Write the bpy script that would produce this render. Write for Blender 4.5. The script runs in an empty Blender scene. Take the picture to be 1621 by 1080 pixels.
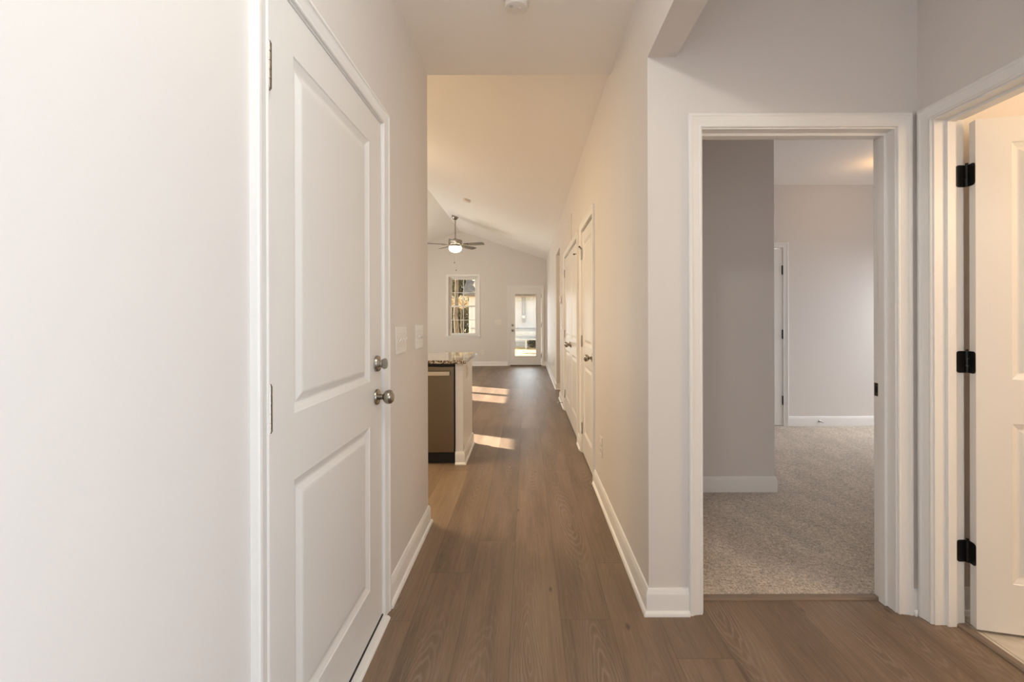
import bpy, bmesh, math, random
from mathutils import Vector, Matrix
random.seed(7)
C = bpy.context.scene.collection
SC = bpy.context.scene
PI = math.pi
R = math.radians

# ------------------------------------------------------------------ camera
F = 710.0                                   # focal length in pixels of a 1621 px wide frame
VX, VY = 834.0, 503.0                       # principal point
cam_d = bpy.data.cameras.new('camera'); cam = bpy.data.objects.new('camera', cam_d); C.objects.link(cam)
cam_d.sensor_fit = 'HORIZONTAL'; cam_d.sensor_width = 36.0
cam_d.lens = F / 1621 * 36
cam_d.shift_x = -(VX - 810.5) / 1621
cam_d.shift_y = -(540 - VY) / 1621
cam_d.clip_start = 0.02; cam_d.clip_end = 300
EYE = 1.26
cam.matrix_world = Matrix.Translation((0, 0, EYE)) @ Matrix.Rotation(PI / 2, 4, 'X') @ Matrix.Rotation(R(-0.15), 4, 'Z')
SC.camera = cam
SC.view_settings.view_transform = 'Standard'
SC.view_settings.look = 'None'
SC.view_settings.gamma = 1.0
SC.view_settings.use_curve_mapping = False
SC.view_settings.exposure = 0.0
SC.cycles.use_denoising = True
SC.cycles.max_bounces = 12
SC.cycles.diffuse_bounces = 8
SC.cycles.glossy_bounces = 4
SC.cycles.transparent_max_bounces = 12
SC.cycles.caustics_reflective = False
SC.cycles.caustics_refractive = False
SC.cycles.sample_clamp_indirect = 6.0

# ------------------------------------------------------------------ sky and lights
world = bpy.data.worlds.new('sky'); SC.world = world; world.use_nodes = True
bg = world.node_tree.nodes['Background']
bg.inputs['Color'].default_value = (0.91, 0.95, 1.0, 1); bg.inputs['Strength'].default_value = 1.75

def light(name, kind, loc, power, color, size=0.2, size_y=None, rot=(0, 0, 0), spread=None):
    d = bpy.data.lights.new(name, kind); d.energy = power; d.color = color
    if kind == 'AREA':
        d.shape = 'RECTANGLE' if size_y else 'DISK'; d.size = size
        if size_y: d.size_y = size_y
        if spread: d.spread = R(spread)
    elif kind == 'POINT': d.shadow_soft_size = size
    o = bpy.data.objects.new(name, d); o.location = loc; o.rotation_euler = rot; C.objects.link(o); return o

sun_d = bpy.data.lights.new('sun', 'SUN'); sun_d.energy = 28.0; sun_d.color = (1.0, 0.92, 0.80); sun_d.angle = R(0.6)
sun = bpy.data.objects.new('sun', sun_d); C.objects.link(sun)
sun.rotation_euler = Vector((0.60, -0.30, -0.335)).to_track_quat('-Z', 'Y').to_euler()
# daylight at the window openings; the foyer one is an added source
light('foyer_fill', 'AREA', (1.64, -0.75, 1.25), 41.62, (0.765, 0.89, 1.0), 0.9, 1.7, (PI / 2, 0, PI / 2), 130)  # added out of view to brighten the left wall, no window known here
light('great_room_daylight', 'AREA', (-4.0, 9.1, 1.4), 65.64, (1.0, 1.0, 0.894), 1.5, 1.5, (PI / 2, 0, -PI / 2))
light('patio_door_daylight', 'AREA', (-0.037, 11.9, 1.07), 15.59, (0.884, 0.934, 1.0), 0.54, 1.6, (-PI / 2, 0, 0))
light('bedroom_daylight', 'AREA', (5.7, 4.62, 2.15), 107.68, (0.97, 0.985, 1.0), 1.3, 1.3, (R(62), 0, PI / 2))
# lamps
light('hall_lamp', 'POINT', (-0.02, 0.35, 2.62), 23.33, (1.0, 0.99, 0.904), 0.05)
light('kitchen_lamp', 'AREA', (-2.0, 3.55, 2.95), 76.71, (1.0, 0.764, 0.457), 0.9)
light('vault_fill', 'POINT', (-2.0, 5.6, 2.6), 15.01, (1.0, 0.773, 0.502), 0.16)  # second warm source added to lift the vault, no fixture known
light('fan_lamp', 'POINT', (-1.548, 9.73, 2.60), 5.12, (1.0, 0.774, 0.507), 0.10)
light('bath_lamp', 'POINT', (2.9, 0.45, 1.95), 50.97, (1.0, 0.742, 0.469), 0.28)
light('bedroom_lamp', 'POINT', (3.5, 4.35, 2.6), 2.89, (1.0, 0.56, 0.22), 0.12)
light('side_hall_lamp', 'POINT', (1.5, 7.4, 2.2), 7.31, (1.0, 0.779, 0.519), 0.10)

# ------------------------------------------------------------------ materials
def new_mat(name):
    m = bpy.data.materials.new(name); m.use_nodes = True
    nt = m.node_tree; b = nt.nodes['Principled BSDF']
    return m, nt, b

def N(nt, t, **kw):
    n = nt.nodes.new(t)
    for k, v in kw.items(): setattr(n, k, v)
    return n

def paint(name, col, rough=0.5, bump=0.02, scale=220, spec=0.4, metallic=0.0):
    m, nt, b = new_mat(name)
    b.inputs['Roughness'].default_value = rough
    b.inputs['Metallic'].default_value = metallic
    b.inputs['Specular IOR Level'].default_value = spec
    tc = N(nt, 'ShaderNodeTexCoord'); no = N(nt, 'ShaderNodeTexNoise')
    no.inputs['Scale'].default_value = scale; no.inputs['Detail'].default_value = 2
    nt.links.new(tc.outputs['Object'], no.inputs['Vector'])
    mx = N(nt, 'ShaderNodeMix', data_type='RGBA')
    mx.inputs['A'].default_value = (*[c * 0.985 for c in col], 1); mx.inputs['B'].default_value = (*[min(1, c * 1.015) for c in col], 1)
    nt.links.new(no.outputs['Fac'], mx.inputs['Factor']); nt.links.new(mx.outputs['Result'], b.inputs['Base Color'])
    if bump:
        bp = N(nt, 'ShaderNodeBump'); bp.inputs['Strength'].default_value = bump; bp.inputs['Distance'].default_value = 0.001
        nt.links.new(no.outputs['Fac'], bp.inputs['Height']); nt.links.new(bp.outputs['Normal'], b.inputs['Normal'])
    return m

M = {}
M['wall'] = paint('wall_paint', (0.70, 0.663, 0.635), 0.55, 0.05, 260, 0.3)
M['ceiling'] = paint('ceiling_paint', (0.90, 0.87, 0.84), 0.75, 0.05, 200, 0.2)
M['trim'] = paint('trim_paint', (0.80, 0.785, 0.765), 0.40, 0.01, 90, 0.45)
M['door'] = paint('door_paint', (0.755, 0.735, 0.71), 0.36, 0.015, 160, 0.45)
M['plate'] = paint('plate_plastic', (0.76, 0.72, 0.675), 0.3, 0, 60)
M['nickel'] = paint('satin_nickel', (0.38, 0.345, 0.30), 0.27, 0, 80, 0.5, 1.0)
M['bright_steel'] = paint('bright_steel', (0.68, 0.64, 0.58), 0.3, 0, 80, 0.5, 1.0)
M['bronze'] = paint('black_bronze', (0.012, 0.011, 0.010), 0.35, 0, 80, 0.5, 0.3)
M['dark'] = paint('dark_part_and_shade', (0.012, 0.011, 0.010), 0.6, 0, 80)  # also carries the painted shade of the latch hole
M['bronze_strike'] = paint('bronze_plate', (0.10, 0.085, 0.065), 0.35, 0, 80, 0.5, 1.0)
M['blade'] = paint('fan_blade', (0.10, 0.095, 0.085), 0.45, 0.02, 60)
M['screw'] = paint('screw_paint', (0.62, 0.60, 0.57), 0.35, 0, 60)
M['strip'] = paint('transition_strip', (0.21, 0.155, 0.115), 0.45, 0.05, 120)

def emis(name, col, strength):
    m, nt, b = new_mat(name)
    b.inputs['Base Color'].default_value = (0.9, 0.88, 0.84, 1)
    b.inputs['Emission Color'].default_value = (*col, 1); b.inputs['Emission Strength'].default_value = strength
    return m
M['bowl'] = emis('lit_bowl_glass', (1.0, 0.86, 0.66), 4.5)

def steel():
    m, nt, b = new_mat('stainless_steel')
    b.inputs['Metallic'].default_value = 1.0; b.inputs['Base Color'].default_value = (0.24, 0.20, 0.155, 1)
    tc = N(nt, 'ShaderNodeTexCoord'); mp = N(nt, 'ShaderNodeMapping'); mp.inputs['Scale'].default_value = (4, 4, 900)
    no = N(nt, 'ShaderNodeTexNoise'); no.inputs['Scale'].default_value = 1.0; no.inputs['Detail'].default_value = 3
    mr = N(nt, 'ShaderNodeMapRange'); mr.inputs['To Min'].default_value = 0.26; mr.inputs['To Max'].default_value = 0.40
    nt.links.new(tc.outputs['Object'], mp.inputs['Vector']); nt.links.new(mp.outputs['Vector'], no.inputs['Vector'])
    nt.links.new(no.outputs['Fac'], mr.inputs['Value']); nt.links.new(mr.outputs['Result'], b.inputs['Roughness'])
    return m
M['steel'] = steel()

def glass():
    m, nt, b = new_mat('clear_glass')
    tr = N(nt, 'ShaderNodeBsdfTransparent'); gl = N(nt, 'ShaderNodeBsdfGlossy'); gl.inputs['Roughness'].default_value = 0.02
    fr = N(nt, 'ShaderNodeFresnel'); fr.inputs['IOR'].default_value = 1.45
    mx = N(nt, 'ShaderNodeMixShader')
    tr.inputs['Color'].default_value = (0.95, 0.97, 0.96, 1)
    nt.links.new(fr.outputs['Fac'], mx.inputs['Fac']); nt.links.new(tr.outputs['BSDF'], mx.inputs[1]); nt.links.new(gl.outputs['BSDF'], mx.inputs[2])
    nt.links.new(mx.outputs['Shader'], nt.nodes['Material Output'].inputs['Surface'])
    return m
M['glass'] = glass()

def math_n(nt, op, a=None, b=None):
    n = N(nt, 'ShaderNodeMath', operation=op)
    for i, v in enumerate((a, b)):
        if v is None: continue
        if isinstance(v, (int, float)): n.inputs[i].default_value = v
        else: nt.links.new(v, n.inputs[i])
    return n.outputs[0]

def wood():
    """grey-brown oak vinyl planks: uv = metres across / along each plank, 'rnd' = one random number a plank"""
    m, nt, b = new_mat('oak_planks')
    L = nt.links.new
    uv = N(nt, 'ShaderNodeUVMap'); uv.uv_map = 'plank'
    at = N(nt, 'ShaderNodeAttribute'); at.attribute_name = 'rnd'
    sp = N(nt, 'ShaderNodeSeparateXYZ'); L(uv.outputs['UV'], sp.inputs['Vector'])
    u, v = sp.outputs['X'], sp.outputs['Y']; rnd = at.outputs['Fac']
    seed = math_n(nt, 'MULTIPLY', rnd, 57.0)
    def vec(su, sv, off=0.0):
        c = N(nt, 'ShaderNodeCombineXYZ')
        L(math_n(nt, 'MULTIPLY', u, su), c.inputs['X']); L(math_n(nt, 'MULTIPLY', v, sv), c.inputs['Y'])
        L(math_n(nt, 'ADD', seed, off), c.inputs['Z']); return c.outputs['Vector']
    def noise(vv, detail=3, rough=0.55, dist=0.0):
        n = N(nt, 'ShaderNodeTexNoise'); n.inputs['Scale'].default_value = 1.0; n.inputs['Detail'].default_value = detail
        n.inputs['Roughness'].default_value = rough; n.inputs['Distortion'].default_value = dist
        L(vv, n.inputs['Vector']); return n.outputs['Fac']
    broad = noise(vec(9, 1.3), 3)
    streak = noise(vec(95, 2.2, 3.0), 4, 0.65)
    pores = noise(vec(330, 9.0, 9.0), 2, 0.6)
    # cathedral figure: long nested ellipses round a heart on the plank's axis
    warp = noise(vec(16, 2.6, 5.0), 3)
    cu = math_n(nt, 'ADD', u, math_n(nt, 'MULTIPLY', math_n(nt, 'SUBTRACT', noise(vec(3, 0.9, 7.0), 1), 0.5), 0.22))
    heart = math_n(nt, 'MULTIPLY', math_n(nt, 'SUBTRACT', rnd, 0.5), 1.6)
    dv = math_n(nt, 'MULTIPLY', math_n(nt, 'ADD', v, heart), 0.13)
    r2 = math_n(nt, 'SQRT', math_n(nt, 'ADD', math_n(nt, 'MULTIPLY', cu, cu), math_n(nt, 'MULTIPLY', dv, dv)))
    ph = math_n(nt, 'ADD', math_n(nt, 'ADD', math_n(nt, 'MULTIPLY', r2, 640.0), math_n(nt, 'MULTIPLY', warp, 20.0)), math_n(nt, 'MULTIPLY', noise(vec(60, 11, 15.0), 2), 5.0))
    ring = math_n(nt, 'MULTIPLY', math_n(nt, 'ADD', math_n(nt, 'SINE', ph), 1.0), 0.5)
    ring = math_n(nt, 'POWER', ring, 3.0)
    fig = N(nt, 'ShaderNodeMapRange'); fig.inputs['From Min'].default_value = 0.035; fig.inputs['From Max'].default_value = 0.085
    fig.inputs['To Min'].default_value = 1.0; fig.inputs['To Max'].default_value = 0.12; L(r2, fig.inputs['Value'])
    ring = math_n(nt, 'MULTIPLY', ring, math_n(nt, 'MULTIPLY', fig.outputs['Result'], noise(vec(20, 3, 11.0), 2)))
    val = math_n(nt, 'ADD', math_n(nt, 'MULTIPLY', broad, 0.55), math_n(nt, 'MULTIPLY', streak, 0.45))
    ramp = N(nt, 'ShaderNodeValToRGB'); L(val, ramp.inputs['Fac'])
    e = ramp.color_ramp.elements
    e[0].position = 0.30; e[0].color = (0.112, 0.071, 0.044, 1)
    e[1].position = 0.72; e[1].color = (0.262, 0.183, 0.122, 1)
    n1 = ramp.color_ramp.elements.new(0.5); n1.color = (0.186, 0.124, 0.079, 1)
    # plank tone
    tone = N(nt, 'ShaderNodeMapRange'); tone.inputs['To Min'].default_value = 0.86; tone.inputs['To Max'].default_value = 1.15; L(rnd, tone.inputs['Value'])
    mul = N(nt, 'ShaderNodeMix', data_type='RGBA', blend_type='MULTIPLY'); mul.inputs['Factor'].default_value = 1.0
    L(ramp.outputs['Color'], mul.inputs['A']); L(tone.outputs['Result'], mul.inputs['B'])
    lite = N(nt, 'ShaderNodeMix', data_type='RGBA'); lite.inputs['B'].default_value = (0.33, 0.265, 0.215, 1)
    L(math_n(nt, 'MULTIPLY', ring, 0.75), lite.inputs['Factor']); L(mul.outputs['Result'], lite.inputs['A'])
    por = N(nt, 'ShaderNodeMapRange'); por.inputs['From Min'].default_value = 0.56; por.inputs['From Max'].default_value = 0.74
    por.inputs['To Max'].default_value = 0.42; L(pores, por.inputs['Value'])
    lp = N(nt, 'ShaderNodeMix', data_type='RGBA'); lp.inputs['B'].default_value = (0.30, 0.24, 0.19, 1)
    L(por.outputs['Result'], lp.inputs['Factor']); L(lite.outputs['Result'], lp.inputs['A'])
    # knots
    vo = N(nt, 'ShaderNodeTexVoronoi'); vo.inputs['Scale'].default_value = 1.0; L(vec(6.5, 2.6, 20.0), vo.inputs['Vector'])
    kn = N(nt, 'ShaderNodeMapRange'); kn.inputs['From Min'].default_value = 0.03; kn.inputs['From Max'].default_value = 0.075
    kn.inputs['To Min'].default_value = 0.75; kn.inputs['To Max'].default_value = 0.0; L(vo.outputs['Distance'], kn.inputs['Value'])
    lk = N(nt, 'ShaderNodeMix', data_type='RGBA'); lk.inputs['B'].default_value = (0.075, 0.046, 0.030, 1)
    L(kn.outputs['Result'], lk.inputs['Factor']); L(lp.outputs['Result'], lk.inputs['A'])
    # seams: w = distance to the plank's edge
    ed = N(nt, 'ShaderNodeAttribute'); ed.attribute_name = 'edge'
    gap = N(nt, 'ShaderNodeUVMap'); gap.uv_map = 'rim'; gs = N(nt, 'ShaderNodeSeparateXYZ'); L(gap.outputs['UV'], gs.inputs['Vector'])
    def near(o, size):
        d = math_n(nt, 'SUBTRACT', size, math_n(nt, 'ABSOLUTE', o)); return d
    du = math_n(nt, 'SUBTRACT', 0.10325, math_n(nt, 'ABSOLUTE', u))
    dn = gs.outputs['X']; df = gs.outputs['Y']
    dmin = math_n(nt, 'MINIMUM', du, math_n(nt, 'MINIMUM', dn, df))
    sm = N(nt, 'ShaderNodeMapRange'); sm.inputs['From Min'].default_value = 0.0004; sm.inputs['From Max'].default_value = 0.0026
    sm.inputs['To Min'].default_value = 0.45; sm.inputs['To Max'].default_value = 0.0; L(dmin, sm.inputs['Value'])
    ls = N(nt, 'ShaderNodeMix', data_type='RGBA'); ls.inputs['B'].default_value = (0.06, 0.042, 0.03, 1)
    L(sm.outputs['Result'], ls.inputs['Factor']); L(lk.outputs['Result'], ls.inputs['A'])
    L(ls.outputs['Result'], b.inputs['Base Color'])
    rr = N(nt, 'ShaderNodeMapRange'); rr.inputs['To Min'].default_value = 0.40; rr.inputs['To Max'].default_value = 0.56
    L(streak, rr.inputs['Value']); L(rr.outputs['Result'], b.inputs['Roughness'])
    b.inputs['Specular IOR Level'].default_value = 0.55
    bp = N(nt, 'ShaderNodeBump'); bp.inputs['Strength'].default_value = 0.25; bp.inputs['Distance'].default_value = 0.0012
    hh = math_n(nt, 'SUBTRACT', math_n(nt, 'MULTIPLY', pores, 0.5), sm.outputs['Result'])
    L(hh, bp.inputs['Height']); L(bp.outputs['Normal'], b.inputs['Normal'])
    return m
M['wood'] = wood()

def carpet():
    m, nt, b = new_mat('cut_pile_carpet'); L = nt.links.new
    tc = N(nt, 'ShaderNodeTexCoord')
    def noise(scale, detail, sc=(1, 1, 1), dist=0.0):
        mp = N(nt, 'ShaderNodeMapping'); mp.inputs['Scale'].default_value = sc; L(tc.outputs['Object'], mp.inputs['Vector'])
        n = N(nt, 'ShaderNodeTexNoise'); n.inputs['Scale'].default_value = scale; n.inputs['Detail'].default_value = detail
        n.inputs['Distortion'].default_value = dist; L(mp.outputs['Vector'], n.inputs['Vector']); return n.outputs['Fac']
    fine = noise(150, 3, dist=0.6); mid = noise(45, 2); big = noise(3.2, 2, (2.2, 0.8, 1), 0.4)
    ramp = N(nt, 'ShaderNodeValToRGB'); e = ramp.color_ramp.elements
    e[0].position = 0.33; e[0].color = (0.25, 0.20, 0.165, 1); e[1].position = 0.66; e[1].color = (0.76, 0.67, 0.57, 1)
    L(math_n(nt, 'ADD', math_n(nt, 'MULTIPLY', fine, 0.75), math_n(nt, 'MULTIPLY', mid, 0.25)), ramp.inputs['Fac'])
    lay = N(nt, 'ShaderNodeMapRange'); lay.inputs['From Min'].default_value = 0.42; lay.inputs['From Max'].default_value = 0.58
    lay.inputs['To Min'].default_value = 0.93; lay.inputs['To Max'].default_value = 1.05; L(big, lay.inputs['Value'])
    mx = N(nt, 'ShaderNodeMix', data_type='RGBA', blend_type='MULTIPLY'); mx.inputs['Factor'].default_value = 1
    L(ramp.outputs['Color'], mx.inputs['A']); L(lay.outputs['Result'], mx.inputs['B']); L(mx.outputs['Result'], b.inputs['Base Color'])
    b.inputs['Roughness'].default_value = 1.0; b.inputs['Specular IOR Level'].default_value = 0.05
    b.inputs['Sheen Weight'].default_value = 0.15
    bp = N(nt, 'ShaderNodeBump'); bp.inputs['Strength'].default_value = 0.9; bp.inputs['Distance'].default_value = 0.006
    L(fine, bp.inputs['Height']); L(bp.outputs['Normal'], b.inputs['Normal'])
    return m
M['carpet'] = carpet()

def tile():
    m, nt, b = new_mat('stone_look_tile'); L = nt.links.new
    tc = N(nt, 'ShaderNodeTexCoord'); mp = N(nt, 'ShaderNodeMapping'); mp.inputs['Rotation'].default_value = (0, 0, PI / 2)
    mp.inputs['Location'].default_value = (0.0, 0.02, 0)
    L(tc.outputs['Object'], mp.inputs['Vector'])
    no = N(nt, 'ShaderNodeTexNoise'); no.inputs['Scale'].default_value = 5; no.inputs['Detail'].default_value = 6; no.inputs['Distortion'].default_value = 1.2
    L(tc.outputs['Object'], no.inputs['Vector'])
    ramp = N(nt, 'ShaderNodeValToRGB'); e = ramp.color_ramp.elements
    e[0].position = 0.35; e[0].color = (0.46, 0.41, 0.34, 1); e[1].position = 0.65; e[1].color = (0.66, 0.61, 0.53, 1)
    L(no.outputs['Fac'], ramp.inputs['Fac'])
    br = N(nt, 'ShaderNodeTexBrick'); br.inputs['Scale'].default_value = 1.0; br.inputs['Brick Width'].default_value = 0.61
    br.inputs['Row Height'].default_value = 0.305; br.inputs['Mortar Size'].default_value = 0.002; br.inputs['Mortar'].default_value = (0.25, 0.22, 0.18, 1)
    L(mp.outputs['Vector'], br.inputs['Vector']); L(ramp.outputs['Color'], br.inputs['Color1']); L(ramp.outputs['Color'], br.inputs['Color2'])
    L(br.outputs['Color'], b.inputs['Base Color']); b.inputs['Roughness'].default_value = 0.35
    return m
M['tile'] = tile()

def granite():
    m, nt, b = new_mat('speckled_granite'); L = nt.links.new
    tc = N(nt, 'ShaderNodeTexCoord')
    vo = N(nt, 'ShaderNodeTexVoronoi'); vo.inputs['Scale'].default_value = 95; L(tc.outputs['Object'], vo.inputs['Vector'])
    sp = N(nt, 'ShaderNodeSeparateXYZ'); L(vo.outputs['Color'], sp.inputs['Vector'])
    ramp = N(nt, 'ShaderNodeValToRGB'); ramp.color_ramp.interpolation = 'CONSTANT'; e = ramp.color_ramp.elements
    e[0].position = 0; e[0].color = (0.035, 0.028, 0.022, 1); e[1].position = 0.30; e[1].color = (0.20, 0.13, 0.085, 1)
    for p, c in ((0.5, (0.42, 0.34, 0.26, 1)), (0.75, (0.58, 0.52, 0.45, 1)), (0.9, (0.10, 0.08, 0.065, 1))):
        x = ramp.color_ramp.elements.new(p); x.color = c
    L(sp.outputs['X'], ramp.inputs['Fac']); L(ramp.outputs['Color'], b.inputs['Base Color'])
    b.inputs['Roughness'].default_value = 0.08; b.inputs['Coat Weight'].default_value = 0.5
    return m
M['granite'] = granite()

def noisy(name, c0, c1, scale, rough=0.8, sc=(1, 1, 1), bump=0.0):
    m, nt, b = new_mat(name); L = nt.links.new
    tc = N(nt, 'ShaderNodeTexCoord'); mp = N(nt, 'ShaderNodeMapping'); mp.inputs['Scale'].default_value = sc; L(tc.outputs['Object'], mp.inputs['Vector'])
    no = N(nt, 'ShaderNodeTexNoise'); no.inputs['Scale'].default_value = scale; no.inputs['Detail'].default_value = 4; L(mp.outputs['Vector'], no.inputs['Vector'])
    ramp = N(nt, 'ShaderNodeValToRGB'); e = ramp.color_ramp.elements
    e[0].position = 0.35; e[0].color = (*c0, 1); e[1].position = 0.65; e[1].color = (*c1, 1)
    L(no.outputs['Fac'], ramp.inputs['Fac']); L(ramp.outputs['Color'], b.inputs['Base Color']); b.inputs['Roughness'].default_value = rough
    b.inputs['Specular IOR Level'].default_value = 0.2
    if bump:
        bp = N(nt, 'ShaderNodeBump'); bp.inputs['Strength'].default_value = bump; L(no.outputs['Fac'], bp.inputs['Height']); L(bp.outputs['Normal'], b.inputs['Normal'])
    return m
M['lawn'] = noisy('dry_grass', (0.42, 0.30, 0.14), (0.66, 0.50, 0.28), 3, 0.95)
M['siding'] = noisy('white_siding', (0.62, 0.62, 0.645), (0.68, 0.68, 0.70), 1.5, 0.5, (1, 1, 6))
M['shingle'] = noisy('roof_shingle', (0.10, 0.085, 0.075), (0.22, 0.19, 0.165), 6, 0.9, (1, 4, 4))
M['fascia'] = noisy('tan_fascia', (0.42, 0.33, 0.27), (0.50, 0.40, 0.33), 4, 0.7)
M['bark'] = noisy('bark', (0.11, 0.085, 0.065), (0.24, 0.19, 0.145), 8, 0.95, (4, 4, 0.7), 0.5)
M['leaf_dark'] = noisy('dark_leaf', (0.10, 0.095, 0.055), (0.26, 0.235, 0.15), 3, 0.7)
M['leaf_sun'] = noisy('sunlit_leaf', (0.62, 0.50, 0.34), (0.80, 0.70, 0.52), 3, 0.7)  # sunlight on the foliage is put into this leaf colour
M['grey_metal'] = paint('grey_enclosure', (0.38, 0.38, 0.39), 0.5, 0, 40)
M['weathered'] = noisy('weathered_boards', (0.50, 0.49, 0.48), (0.70, 0.69, 0.68), 5, 0.8, (1, 1, 5))

# ------------------------------------------------------------------ mesh helpers
class MB:
    def __init__(self): self.v = []; self.f = []
    def add(self, vs, fs):
        o = len(self.v); self.v += [tuple(p) for p in vs]; self.f += [tuple(i + o for i in q) for q in fs]; return self
    def box(self, x0, x1, y0, y1, z0, z1):
        return self.add([(x, y, z) for z in (z0, z1) for y in (y0, y1) for x in (x0, x1)],
                        [(0, 2, 3, 1), (4, 5, 7, 6), (0, 1, 5, 4), (2, 6, 7, 3), (0, 4, 6, 2), (1, 3, 7, 5)])
    def tube(self, p0, p1, r0, r1=None, n=16):
        r1 = r0 if r1 is None else r1
        p0, p1 = Vector(p0), Vector(p1); q = (p1 - p0).to_track_quat('Z', 'Y')
        vs = []
        for p, r in ((p0, r0), (p1, r1)):
            vs += [p + q @ Vector((r * math.cos(2 * PI * k / n), r * math.sin(2 * PI * k / n), 0)) for k in range(n)]
        fs = [(k, (k + 1) % n, n + (k + 1) % n, n + k) for k in range(n)] + [tuple(reversed(range(n))), tuple(range(n, 2 * n))]
        return self.add(vs, fs)
    def lathe(self, prof, o=(0, 0, 0), axis=(0, 0, 1), n=24):
        """prof = (radius, height along the axis)"""
        q = Vector(axis).to_track_quat('Z', 'Y'); o = Vector(o); vs = []
        for r, h in prof:
            vs += [o + q @ Vector((r * math.cos(2 * PI * k / n), r * math.sin(2 * PI * k / n), h)) for k in range(n)]
        fs = []
        for i in range(len(prof) - 1):
            fs += [(i * n + k, i * n + (k + 1) % n, (i + 1) * n + (k + 1) % n, (i + 1) * n + k) for k in range(n)]
        fs.append(tuple(reversed(range(n)))); fs.append(tuple(range((len(prof) - 1) * n, len(prof) * n)))
        return self.add(vs, fs)
    def sweep(self, path, prof, mp):
        """mitred sweep: path in 2-D, prof = (offset to the path's left, height); mp(u, v, h) -> xyz"""
        P = [Vector(p) for p in path]; n = len(P); k = len(prof); vs = []
        for i in range(n):
            d0 = (P[i] - P[i - 1]).normalized() if i else None
            d1 = (P[i + 1] - P[i]).normalized() if i < n - 1 else None
            n0 = Vector((-d0.y, d0.x)) if d0 else None; n1 = Vector((-d1.y, d1.x)) if d1 else None
            if n0 is None: m = n1
            elif n1 is None: m = n0
            else: m = (n0 + n1) / (1 + n0.dot(n1))
            for o, h in prof:
                q = P[i] + m * o; vs.append(mp(q.x, q.y, h))
        fs = [(i * k + j, i * k + j + 1, (i + 1) * k + j + 1, (i + 1) * k + j) for i in range(n - 1) for j in range(k - 1)]
        fs += [tuple(range(k)), tuple(range((n - 1) * k, n * k))]
        return self.add(vs, fs)
    def prism(self, poly, h0, h1, mp):
        n = len(poly); vs = [mp(u, v, h0) for u, v in poly] + [mp(u, v, h1) for u, v in poly]
        return self.add(vs, [tuple(range(n)), tuple(range(n, 2 * n))] + [(i, (i + 1) % n, n + (i + 1) % n, n + i) for i in range(n)])
    def slab(self, u0, u1, v0, v1, holes, h0, h1, mp):
        """a plate with rectangular holes"""
        us = sorted({u0, u1} | {x for h in holes for x in h[:2] if u0 < x < u1}); vs_ = sorted({v0, v1} | {x for h in holes for x in h[2:] if v0 < x < v1})
        nu, nv = len(us) - 1, len(vs_) - 1
        def full(i, j):
            if not (0 <= i < nu and 0 <= j < nv): return False
            a, c = (us[i] + us[i + 1]) / 2, (vs_[j] + vs_[j + 1]) / 2
            return not any(h[0] < a < h[1] and h[2] < c < h[3] for h in holes)
        idx = {}
        def vid(i, j, s):
            if (i, j, s) not in idx: idx[(i, j, s)] = len(V); V.append(mp(us[i], vs_[j], (h0, h1)[s]))
            return idx[(i, j, s)]
        V = []; fs = []
        for i in range(nu):
            for j in range(nv):
                if not full(i, j): continue
                for s in (0, 1): fs.append((vid(i, j, s), vid(i + 1, j, s), vid(i + 1, j + 1, s), vid(i, j + 1, s)))
                for (di, dj, a, c) in ((-1, 0, (i, j), (i, j + 1)), (1, 0, (i + 1, j), (i + 1, j + 1)), (0, -1, (i, j), (i + 1, j)), (0, 1, (i, j + 1), (i + 1, j + 1))):
                    if not full(i + di, j + dj): fs.append((vid(*a, 0), vid(*c, 0), vid(*c, 1), vid(*a, 1)))
        return self.add(V, fs)

def obj(name, mb, mat, parent=None, smooth=False, bevel=0.0, loc=None, rot=None):
    me = bpy.data.meshes.new(name); me.from_pydata(mb.v, [], mb.f)
    bm = bmesh.new(); bm.from_mesh(me); bmesh.ops.recalc_face_normals(bm, faces=bm.faces)
    if bevel: bmesh.ops.bevel(bm, geom=[e for e in bm.edges if e.is_manifold and e.calc_face_angle(0) > 0.5], offset=bevel, segments=2, affect='EDGES', profile=0.6)
    bm.to_mesh(me); bm.free()
    me.materials.append(M[mat] if isinstance(mat, str) else mat)
    o = bpy.data.objects.new(name, me); C.objects.link(o)
    if parent: o.parent = parent
    if smooth:
        for p in me.polygons: p.use_smooth = True
        me.set_sharp_from_angle(angle=R(35))
    if loc: o.location = loc
    if rot: o.rotation_euler = rot
    return o

def tag(o, label=None, cat=None, group=None, kind=None):
    if label: o['label'] = label
    if cat: o['category'] = cat
    if group: o['group'] = group
    if kind: o['kind'] = kind
    return o

def empty(name, loc, rz=0.0):
    o = bpy.data.objects.new(name, None); o.location = loc; o.rotation_euler = (0, 0, rz); o.empty_display_size = 0.1; C.objects.link(o); return o

def copy_tree(o, parent=None):
    c = o.copy(); C.objects.link(c)
    if parent: c.parent = parent
    for ch in [x for x in bpy.data.objects if x.parent == o]: copy_tree(ch, c)
    return c

def struct(name, mb, mat, label, cat, **kw):
    return tag(obj(name, mb, mat, **kw), label, cat, kind='structure')

# wall frames: (u, v, h) -> xyz, h leaves the wall into the room
XL, XR, YF, XS, YE, YB = -0.6085, 0.516, 1.909, 1.664, 2.752, 11.755
on_left = lambda u, v, h: (XL + h, u, v)
on_right = lambda u, v, h: (XR - h, u, v)
on_front = lambda u, v, h: (u, YF - h, v)
on_side = lambda u, v, h: (XS - h, u, v)
on_far = lambda u, v, h: (u, YB - h, v)
T = 0.116
CEIL = 2.75

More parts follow.
